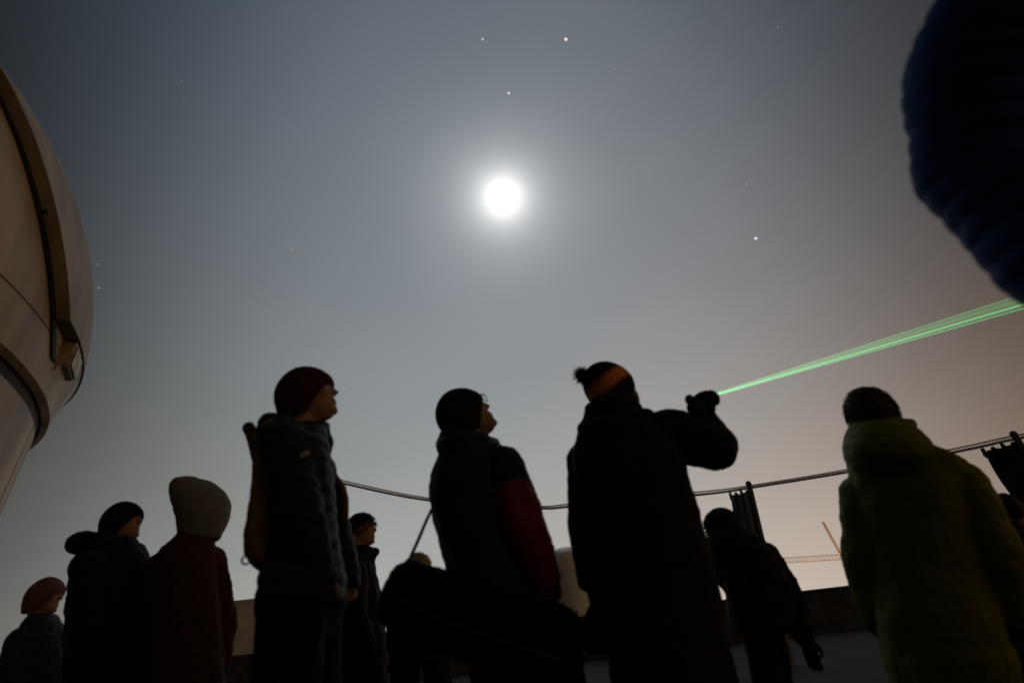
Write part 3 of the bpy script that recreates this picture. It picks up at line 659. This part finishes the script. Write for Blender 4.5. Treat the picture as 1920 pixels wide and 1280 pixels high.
# ---------------------------------------------------------------- person with striped bobble hat pointing the laser
def person_laser():
    F3 = Fr(1200, 950, 2.0); at = F3.at
    base = at(1262, 1230); root = empty('person', (base[0], base[1], 0), 'person in orange striped bobble hat and long black coat aiming a green laser', 'person', 'people watching the sky')
    yaw = math.radians(58); up = np.array([-.72, -.36, .58]); fw = np.array([.50, .62, .62]); M = head_matrix(at(1147, 728, .02), fw, up, 1.02)
    chest = at(1185, 850); hip = at(1245, 1160); s = np.array([-math.sin(yaw), math.cos(yaw), 0])
    shL, elL, wrL = at(1100, 862, .02), at(1098, 985, -.02), at(1107, 1085, -.06)
    shR, elR, wrR = at(1262, 818, .0), at(1345, 842, .03), at(1313, 776, .12)
    # gripping right hand
    hd = unit(at(1300, 752, .12)-wrR); 
    body(root, M, chest, hip, yaw, [(shL, elL, wrL, (.05, 0, -1), (1, .3, 0), 1, .75), (shR, elR, wrR, (-.2, .1, 1), (-.7, .3, .3), -1, .6)], hands=False)
    CT = fab('black_coat', (.017, .012, .010), .8, scale=12)
    b = bmesh.new()
    F3.loft(b, [(1106, 1198, 754, .08), (1096, 1214, 780, .12), (1088, 1240, 806, .15), (1078, 1268, 835, .17), (1072, 1284, 862, .18), (1078, 1294, 900, .185), (1086, 1306, 945, .185), (1096, 1322, 1000, .18), (1108, 1340, 1060, .185), (1122, 1352, 1120, .195), (1134, 1362, 1190, .21), (1142, 1370, 1260, .22), (1150, 1376, 1330, .22)])
    tube(b, [at(1112, 768, -.08), at(1150, 756, -.12), at(1180, 752, -.06), at(1186, 752, .06)], [.035, .042, .035, .03], 14)
    tube(b, [at(1100, 805, -.06), at(1145, 800, -.13), at(1215, 780, -.08)], [.04, .05, .035], 14)
    tube(b, [shR*.5+chest*.5, shR+Z*.02, shR*.5+elR*.5, elR, elR*.55+wrR*.45-Z*.0, wrR], [.11, .098, .092, .082, .072, .052], 20, sub=5)
    tube(b, [shL+Z*.0, shL*.5+elL*.5, elL, elL*.5+wrL*.5, wrL], [.085, .078, .07, .062, .05], 20)
    obj('coat', skinit(b, .008, 6, ((.07, .02), (.04, .003))), CT, root)
    # paler yoke panel across the shoulders is part of the coat's back
    trousers(root, hip, yaw, fab('trouser_black', (.008, .008, .009)), 1.0)
    boots(root, [x[2] for x in legs_of(hip, yaw)], yaw, SHOE)
    HN = fab('hat_navy', (.012, .014, .026), .95, scale=90, bump=.8, crease=0)
    b = shell_cap(M, lambda t: .068+.078*math.cos(t), cen=(-.008, 0, .128), rad=(.120, .102, .128), rib=.006, brim=.012, m=30)
    hat = smooth(obj('bobble_hat', b, HN, root))
    me = hat.data; me.materials.append(fab('hat_orange', (.80, .30, .045), .95, scale=90, bump=.8, crease=0)); me.materials.append(fab('hat_red', (.45, .07, .02), .95, scale=90, bump=.8, crease=0))
    off = np.array(root.location); c = face_centres(me)+off; q = (c-M[:3, 3])@np.linalg.inv(M[:3, :3]).T
    h = q[:, 2]+.16*q[:, 0]; mi = np.where((h > .114) & (h < .166), 1, 0); mi = np.where(((h > .105) & (h <= .116)) | ((h >= .164) & (h < .176)), 2, mi); me.polygons.foreach_set('material_index', mi.astype(np.int32))
    # bobble
    b = bmesh.new(); pc = X(M, [(-.070, .016, .250)])[0]; r2 = np.random.default_rng(3)
    ball(b, pc, (.022, .022, .022))
    for _ in range(900):
        d = unit(r2.normal(size=3)); l_ = r2.uniform(.022, .046); tube(b, [pc+d*.012, pc+d*l_+r2.normal(size=3)*.005], [.0018, .0005], 4, sub=1, round_ends=False)
    obj('bobble', b, HN, hat)
    # gloves
    GL = fab('glove_fleece', (.010, .022, .028), .9, scale=40); TL = fab('glove_teal', (.012, .06, .07), .9, scale=40)
    ptip = at(1336, 741, .16); pdir_end = O3+ray(1920, 567)*40; pdir = unit(pdir_end-ptip); pback = ptip-pdir*.185
    b = bmesh.new(); gc = (ptip+pback)/2-pdir*.034
    ux = unit(np.cross(pdir, F3.n)); ux = ux if ux[2] > 0 else -ux
    nn = unit(np.cross(ux, pdir))
    if nn@F3.n > 0: nn = -nn                      # towards the camera
    gc = gc-ux*.026
    tube(b, [wrR, wrR*.4+(gc-ux*.02)*.6, gc-ux*.010], [.042, .045, .044], 16)
    tube(b, [gc-pdir*.06-nn*.012, gc+pdir*.05-nn*.012], [.034, .034], 16, sub=1)
    for i, (o, r, ln) in enumerate(((.064, .0165, .85), (.032, .0175, .95), (.0, .017, .95), (-.031, .0155, .8))):
        c = gc+pdir*o
        tube(b, [c-ux*.010-nn*.036, c+ux*.026*ln-nn*.030, c+ux*.036*ln-nn*.002, c+ux*.026*ln+nn*.030, c-ux*.006+nn*.034, c-ux*.022+nn*.016], [r, r, r, r*.97, r*.92, r*.8], 12, sub=3)
    g = obj('glove', skinit(b, .0045, 3, ((.02, .003),)), GL, root)
    b = bmesh.new(); c = gc-pdir*.080
    tube(b, [c-ux*.035+nn*.012, c-pdir*.014+ux*.002+nn*.02, c-pdir*.016+ux*.026+nn*.016, c+pdir*.012+ux*.040+nn*.008], [.023, .0225, .021, .017], 12, sub=3)
    obj('glove_thumb', skinit(b, .0045, 3), TL, g)
    b = bmesh.new(); add_hand(b, wrL, (.05, 0, -1), (1, .2, 0), 1, 1.15, .8); obj('glove', skinit(b, .005, 3, ((.02, .002),)), GL, root)
    # laser pointer and beam
    lp = empty('laser_pointer', tuple(pback), 'slim black laser pointer gripped in the gloved right fist', 'laser pointer')
    b = bmesh.new(); tube(b, [pback, ptip], .0075, 12, sub=1, round_ends=False); smooth(obj('barrel', b, mat('pointer_black', (.02, .02, .02), .35, metal=.5, bump=0), lp))
    b = bmesh.new(); tube(b, [ptip-pdir*.012, ptip+pdir*.002], .0088, 12, sub=1, round_ends=False); obj('nozzle', b, mat('pointer_ring', (.2, .2, .2), .3, metal=1, bump=0), lp)
    bm_ = empty('laser_beam', tuple(ptip), 'green laser beam fanning slightly from the gloved fist up to the right', 'laser beam')
    for y0, ye, r1, col, st, al in ((-4, 551, .022, (.10, .62, .16), .22, 0), (-3, 556, .09, (.12, .62, .14), .075, 0), (-1, 560, .026, (.10, .62, .16), .16, 0), (0, 565, .10, (.12, .62, .14), .085, 0), (1, 570, .03, (.16, .95, .30), .30, 0), (2, 573, .04, (.12, .8, .2), .10, 0), (3, 578, .024, (.12, .85, .22), .24, 0)):
        a = at(1336, 741+y0*.5, .16); e = O3+ray(1920, ye)*40; d = unit(e-a); Lr = np.linalg.norm(e-a)*1.6
        b = bmesh.new(); tube(b, [a, a+d*Lr*.05, a+d*Lr], [.0022, .0022+(r1*1.6-.0022)*.05, r1*1.6], 8, sub=1, round_ends=False)
        obj('ray', b, emit('laser_%d' % ye, col, st, -1), bm_)
    # small bag held low in the left hand
    q = at(1118, 1175, -.10); sb = empty('small_bag', (q[0], q[1], q[2]-.1), 'small dark bag hanging from the left hand of the laser aimer', 'bag')
    b = bmesh.new(); F3.loft(b, [(1106, 1128, 1132, .03, -.1), (1098, 1138, 1148, .055, -.1), (1094, 1142, 1180, .065, -.1), (1096, 1142, 1212, .065, -.1), (1104, 1136, 1224, .05, -.1)], 3); obj('bag_body', skinit(b, .007, 4, ((.05, .012),)), MATS['bag_nylon'], sb)
    for k in (-1, 1):
        b = bmesh.new(); tube(b, [at(1108 if k < 0 else 1126, 1140, -.1), at(1112+k*2, 1120, -.1), at(1112, 1108, -.08)], .005, 8); smooth(obj('handle', b, MATS['bag_strap'], sb))
person_laser()

# ---------------------------------------------------------------- person in green hooded jacket, from behind
def person_green():
    F4 = Fr(1690, 950, 2.78); at = F4.at
    base = at(1800, 1290); root = empty('person', (base[0], base[1], 0), 'person with short brown hair in green hooded jacket, seen from behind at right', 'person', 'people watching the sky')
    yaw = math.radians(62); fw, up = yawpitch(50, 14, -6); M = head_matrix(at(1636, 780), fw, up, 1.12)
    chest = at(1690, 900); hip = at(1780, 1190); s = np.array([-math.sin(yaw), math.cos(yaw), 0])
    shL, elL, wrL = at(1620, 930, -.02), at(1622, 1050, -.05), at(1648, 1165, -.02)
    shR, elR, wrR = at(1800, 908, -.01), at(1868, 1035, -.05), at(1905, 1150, .0)
    body(root, M, chest, hip, yaw, [(shL, elL, wrL, (.2, .3, -1), (1, 0, 0), 1, .5), (shR, elR, wrR, (0, .3, -1), (-1, 0, 0), -1, .5)])
    GR = fab('green_shell', (.125, .14, .004), .55, scale=8, var=.12, spec=.1, crease=.25, cscale=3.2, bump=.15)
    b = bmesh.new()
    F4.loft(b, [(1610, 1700, 805, .09), (1606, 1722, 828, .13), (1594, 1778, 845, .16), (1586, 1812, 864, .18), (1590, 1822, 905, .19), (1600, 1830, 945, .19), (1612, 1840, 1000, .19), (1622, 1852, 1060, .195), (1632, 1870, 1120, .21), (1644, 1890, 1180, .22), (1656, 1912, 1240, .22), (1668, 1925, 1290, .2)])
    for A in ((shL, elL, wrL), (shR, elR, wrR)):
        tube(b, [A[0], (A[0]+A[1])/2, A[1], (A[1]+A[2])/2, A[2]], [.098, .094, .086, .076, .06], 20)
    jk = obj('jacket', skinit(b, .008, 5, ((.12, .026), (.04, .006))), GR, root)
    b = bmesh.new()       # hood bag lying on the shoulders
    F4.loft(b, [(1600, 1708, 795, .12, -.0), (1589, 1728, 810, .17, -.03), (1583, 1748, 830, .20, -.06), (1581, 1755, 846, .215, -.08), (1585, 1750, 864, .21, -.10), (1600, 1730, 882, .18, -.10), (1630, 1700, 894, .12, -.08)], 2.5)
    tube(b, [at(1597, 812, -.10), at(1645, 796, -.15), at(1700, 792, -.08), at(1710, 796, .06)], [.02, .024, .024, .02], 12)
    obj('hood', skinit(b, .008, 6, ((.15, .022), (.04, .006))), GR, root)
    HR = mat('brown_hair', (.05, .027, .015), .55, scale=60, var=.4, bump=.6, bscale=300, spec=.15, stretch=(1, 1, .2))
    b = shell_cap(M, lambda t: .10+.085*max(0, math.cos(t))-.065*max(0, -math.cos(t))+.05*math.sin(t)**4, cen=(-.008, 0, .128), rad=(.112, .088, .120), rough=.010, seed=4)
    strands(b, M, 1400, .06, .034, r0=.0007, seed=5, droop=1.8)
    smooth(obj('hair', b, HR, root))
    trousers(root, hip, yaw, fab('trouser_black', (.008, .008, .009)), 1.1); boots(root, [x[2] for x in legs_of(hip, yaw)], yaw, SHOE)
person_green()

# ---------------------------------------------------------------- near person in blue down jacket, only the raised arm shows
def person_blue():
    rgA = 1.22
    def pt(px, py, r): return O3+ray(px, py)*r
    el = pt(1816, 312, 1.16); sh_ = pt(2030, 488, 1.10); hand = pt(1950, -150, 1.32); fm = pt(1822, 125, 1.22)
    bx, by = sh_[0]+.16, sh_[1]-.02
    root = empty('person', (bx, by, 0), 'person in dark blue down jacket close by, raised bent arm filling the upper right corner', 'person', 'people watching the sky')
    yaw = math.radians(75); f = np.array([math.cos(yaw), math.sin(yaw), 0]); s = np.array([-f[1], f[0], 0])
    chest = np.array([bx, by, sh_[2]-.02]); hip = np.array([bx, by, .93]); hc = np.array([bx+.02, by+.02, sh_[2]+.27])
    fw, up = yawpitch(75, 25); M = head_matrix(hc, fw, up, 1.0)
    shR = chest-s*.19; shL = sh_
    wrR = hand+np.array([.12, .02, 0]); elR = shR+np.array([.16, .05, -.08])
    body(root, M, chest, hip, yaw, [(shL, el, hand, unit(hand-el), (1, 0, .2), -1, .6), (shR, elR, wrR, (-.2, .2, 1), (-1, 0, 0), 1, .6)])
    BL = fab('blue_down', (.008, .055, .20), .6, scale=10, spec=.05, crease=.1)
    b = bmesh.new(); RS = []
    path = [chest*.45+sh_*.55, sh_, sh_*.5+el*.5, el*.85+sh_*.15, el, el*.6+fm*.4, fm, hand*.5+fm*.5, hand]
    rad = [.105, .088, .080, .076, .074, .080, .091, .090, .07]
    tube(b, path, rad, 28, sub=8)
    F = [(hip+np.array([0, 0, -.12]), .17, .22), (hip, .17, .225), (hip*.6+chest*.4, .16, .215), (hip*.25+chest*.75, .165, .225), (chest, .145, .215), (chest+Z*.08, .09, .12), (chest+Z*.13, .075, .08)]
    rings(b, [[c+f*a*math.cos(t)+s*w*math.sin(t) for t in np.linspace(0, 2*pi, 28, endpoint=False)] for c, a, w in F])
    tube(b, [chest*.5+shR*.5, shR, elR, wrR], [.11, .1, .085, .06], 18)
    me = skinit(b, .006, 5, ((.05, .006),))
    # down chambers: ridges along the raised arm
    P = np.array([np.array(p) for p in path]); dense = []
    for i in range(len(P)-1):
        for k in range(20): dense.append(P[i]+(P[i+1]-P[i])*k/20)
    dense = np.array(dense); cum = np.r_[0, np.cumsum(np.linalg.norm(np.diff(dense, axis=0), axis=1))]
    v = verts_np(me); n_ = norms_np(me); idx = np.empty(len(v), int)
    for i0 in range(0, len(v), 4000): idx[i0:i0+4000] = np.argmin(((v[i0:i0+4000, None]-dense[None])**2).sum(2), axis=1)
    sarc = cum[idx]; set_np(me, v+n_*(.0065*(np.abs(np.sin(pi*sarc/.04))**.5-.55))[:, None])
    obj('down_jacket', me, BL, root)
    trousers(root, hip, yaw, fab('trouser_black', (.008, .008, .009)), 1.05); boots(root, [x[2] for x in legs_of(hip, yaw)], yaw, SHOE)
    b = shell_cap(M, lambda t: .068+.078*math.cos(t), rib=.006, brim=.02); smooth(obj('beanie', b, MATS['grey_knit'], root))
person_blue()

# ---------------------------------------------------------------- people further back
def simple_person(label, ref, rho, head, yaw, pitch, roll, chest_px, hip_px, rows, coat, arms, headwear=None, hair=None, k=1.0, extra=None, hem_leg=1.0, trous=None, e=2.3, gl=None):
    Fb = Fr(*ref, rho); at = Fb.at; base = at(*hip_px); root = empty('person', (base[0], base[1], 0), label, 'person', 'people watching the sky')
    fw, up = yawpitch(yaw, pitch, roll); M = head_matrix(at(*head), fw, up, k); chest = at(*chest_px); hip = at(*hip_px); yr = math.radians(yaw)
    A = [(at(*a[0]), at(*a[1]), at(*a[2])) for a in arms]
    body(root, M, chest, hip, yr, [(a[0], a[1], a[2], (.1, .1, -1), (1 if i else -1, .2, 0), 1 if i else -1, .5) for i, a in enumerate(A)], voxel=.0095, k=k, hands=False)
    for i, a in enumerate(A):
        b = bmesh.new(); add_hand(b, a[2], unit(a[2]-a[1])+np.array([0, 0, -.6]), (-.3 if i else .3, -1, 0), 1 if i else -1, k*1.0, .12); obj('glove', skinit(b, .006, 3), gl or fab('dark_glove', (.012, .012, .013)), root)
    b = bmesh.new(); Fb.loft(b, rows, e)
    for a in A: tube(b, [a[0], (a[0]+a[1])/2, a[1], (a[1]+a[2])/2, a[2]], [.088*k, .082*k, .075*k, .066*k, .052*k], 16)
    if extra: extra(b, at, M)
    obj('coat', skinit(b, .0105, 5, ((.07, .024), (.045, .004))), coat, root)
    trousers(root, hip, yr, trous or fab('trouser_black', (.008, .008, .009)), k*hem_leg); boots(root, [x[2] for x in legs_of(hip, yr)], yr, SHOE)
    if headwear:
        b = shell_cap(M, lambda t: .022+.122*max(0.0, math.cos(t))**1.1, rib=.006, brim=.015, peak=.006); smooth(obj('beanie', b, headwear, root))
    if hair:
        m, rough_, low, cnt, ln, rad, *dr = hair; dr = dr[0] if dr else .6
        b = shell_cap(M, lambda t: .09+.085*max(0, math.cos(t))-low*max(0, -math.cos(t))+.03*math.sin(t)**4, cen=(-.008, 0, .128), rad=rad, rough=rough_, seed=11); strands(b, M, cnt, .09-low, ln, seed=6, rad=tuple(x*.97 for x in rad), r0=.0012, droop=dr); smooth(obj('hair', b, m, root))
    return root, Fb, M
DK = fab('dark_parka', (.010, .010, .012), .75)
HB = mat('black_hair', (.014, .010, .008), .5, scale=60, var=.4, bump=.6, bscale=300, spec=.15)
# dark beanie, hooded parka (left)
def hoodroll(p, r):
    def fn(b, at, M): tube(b, [at(*q) for q in p], r, 14)
    return fn
simple_person('person in black beanie and dark hooded parka, face lifted, left of the red coat', (215, 1050), 4.05, (229, 979), 12, 14, 0, (205, 1060), (200, 1230),
    [(195, 250, 1012, .09), (168, 272, 1024, .15), (146, 280, 1045, .2), (130, 284, 1080, .24), (122, 288, 1120, .25), (118, 290, 1180, .25), (116, 290, 1240, .25), (114, 292, 1290, .25)], DK,
    [((165, 1060, -.2), (170, 1150, -.26), (205, 1215, -.24)), ((240, 1060, .2), (250, 1150, .24), (265, 1215, .2))], headwear=fab('black_knit', (.012, .012, .015), .95, scale=90, bump=.8, crease=0),
    extra=hoodroll([(250, 1018, -.08), (190, 1012, -.16), (152, 1018, -.04), (160, 1014, .12), (230, 1014, .14)], [.03, .05, .07, .06, .03]))
# dark red coat, pale hat
rc, Frc, Mrc = simple_person('person in long dark red coat and bulky pale grey hood beside the black beanie wearer', (350, 1060), 3.85, (374, 950), 60, 6, 0, (355, 1055), (345, 1225),
    [(345, 398, 985, .07), (330, 402, 1002, .11), (300, 404, 1030, .17), (284, 407, 1060, .21), (278, 411, 1110, .22), (274, 416, 1170, .23), (270, 420, 1230, .24), (266, 424, 1300, .25)], fab('dark_red_coat', (.055, .017, .011), .85),
    [((300, 1062, 0), (290, 1150, .02), (305, 1215, -.1)), ((396, 1050, .0), (420, 1162, .06), (416, 1235, .02))], extra=None)
b = bmesh.new()
Frc.loft(b, [(326, 366, 894, .05), (316, 398, 905, .11), (316, 424, 925, .145), (322, 436, 947, .155), (328, 432, 970, .155), (330, 424, 992, .145), (332, 414, 1014, .13)], 2.1)
obj('hood', skinit(b, .01, 8, ((.2, .03), (.06, .008))), fab('pale_hood', (.17, .168, .163), .95, var=.05), rc)
# child with pink hat, far left
simple_person('small person in pinkish knit hat and grey blue jacket at the lower left edge', (80, 1150), 5.2, (84, 1118), 20, 4, 0, (78, 1190), (75, 1300),
    [(58, 105, 1150, .10), (40, 120, 1168, .16), (22, 130, 1195, .21), (8, 138, 1235, .23), (-6, 145, 1280, .24), (-10, 150, 1330, .24)], fab('grey_blue_jacket', (.035, .042, .05), .7),
    [((38, 1200, -.1), (20, 1260, -.15), (40, 1310, -.2)), ((118, 1200, .1), (128, 1260, .1), (120, 1310, .1))], headwear=fab('pink_knit', (.17, .085, .08), .95, scale=90, bump=.8, crease=0), k=.98)
# dark haired person behind the backpack wearer
simple_person('dark haired person in black coat in profile, behind the backpack wearer', (685, 1080), 4.1, (678, 992), 4, 6, 0, (668, 1075), (672, 1220),
    [(652, 700, 1024, .08), (640, 704, 1038, .13), (632, 704, 1062, .2), (628, 712, 1100, .22), (626, 720, 1160, .22), (626, 728, 1220, .22), (624, 730, 1290, .22)], DK,
    [((665, 1075, -.2), (668, 1150, -.24), (690, 1210, -.22)), ((672, 1075, .2), (676, 1150, .24), (695, 1210, .2))], hair=(HB, .05, .045, 420, .025, (.118, .092, .120)),
    extra=hoodroll([(700, 1040, -.05), (704, 1032, 0), (700, 1040, .05)], .03))
# bending person right of the laser aimer
simple_person('person in black coat bending forward, one arm hanging, behind the laser aimer', (1420, 1080), 3.65, (1356, 990), 150, -25, 0, (1405, 1065), (1430, 1185),
    [(1335, 1402, 994, .09), (1322, 1430, 1008, .15), (1322, 1452, 1032, .19), (1328, 1470, 1062, .2), (1342, 1482, 1088, .2), (1360, 1490, 1112, .2), (1362, 1492, 1140, .2), (1368, 1492, 1165, .2), (1374, 1486, 1186, .19)], DK,
    [((1370, 1050, -.1), (1392, 1110, -.16), (1420, 1150, -.05)), ((1436, 1042, .02), (1484, 1118, .03), (1510, 1196, .0))], hair=(HB, .06, .06, 500, .025, (.118, .094, .12)), hem_leg=.95,
    trous=fab('trouser_slim', (.008, .008, .010)))
# fair haired child behind the bag
simple_person('fair haired child peeping over the black holdall', (790, 1120), 3.3, (785, 1072), 85, 0, 0, (790, 1130), (790, 1215),
    [(762, 815, 1108, .08), (748, 828, 1130, .13), (742, 832, 1170, .15), (742, 834, 1215, .16), (742, 836, 1240, .16)], fab('brown_child_coat', (.022, .014, .012), .85),
    [((752, 1135, -.02), (742, 1190, -.05), (744, 1228, -.1)), ((825, 1135, 0), (834, 1190, 0), (832, 1230, 0))], hair=(mat('fair_hair', (.55, .42, .24), .6, scale=60, var=.35, bump=.6, bscale=300, spec=.15), .10, .05, 700, .05, (.112, .09, .118), -.9), k=.82, trous=fab('brown_trouser', (.02, .012, .010)))
# far right small head
simple_person('dark haired person in mauve coat at the right edge beyond the green jacket', (1900, 1000), 5.6, (1892, 955), 60, 0, 0, (1912, 1040), (1940, 1160),
    [(1886, 1915, 976, .08), (1872, 1945, 1000, .15), (1868, 1965, 1040, .2), (1878, 1985, 1100, .21), (1895, 2005, 1160, .22), (1910, 2020, 1210, .22)], fab('mauve_coat', (.05, .03, .04), .8),
    [((1878, 1040, 0), (1890, 1100, 0), (1915, 1150, 0)), ((1950, 1030, 0), (1985, 1090, 0), (2000, 1140, 0))], hair=(HB, .05, .05, 260, .02, (.112, .09, .118)))
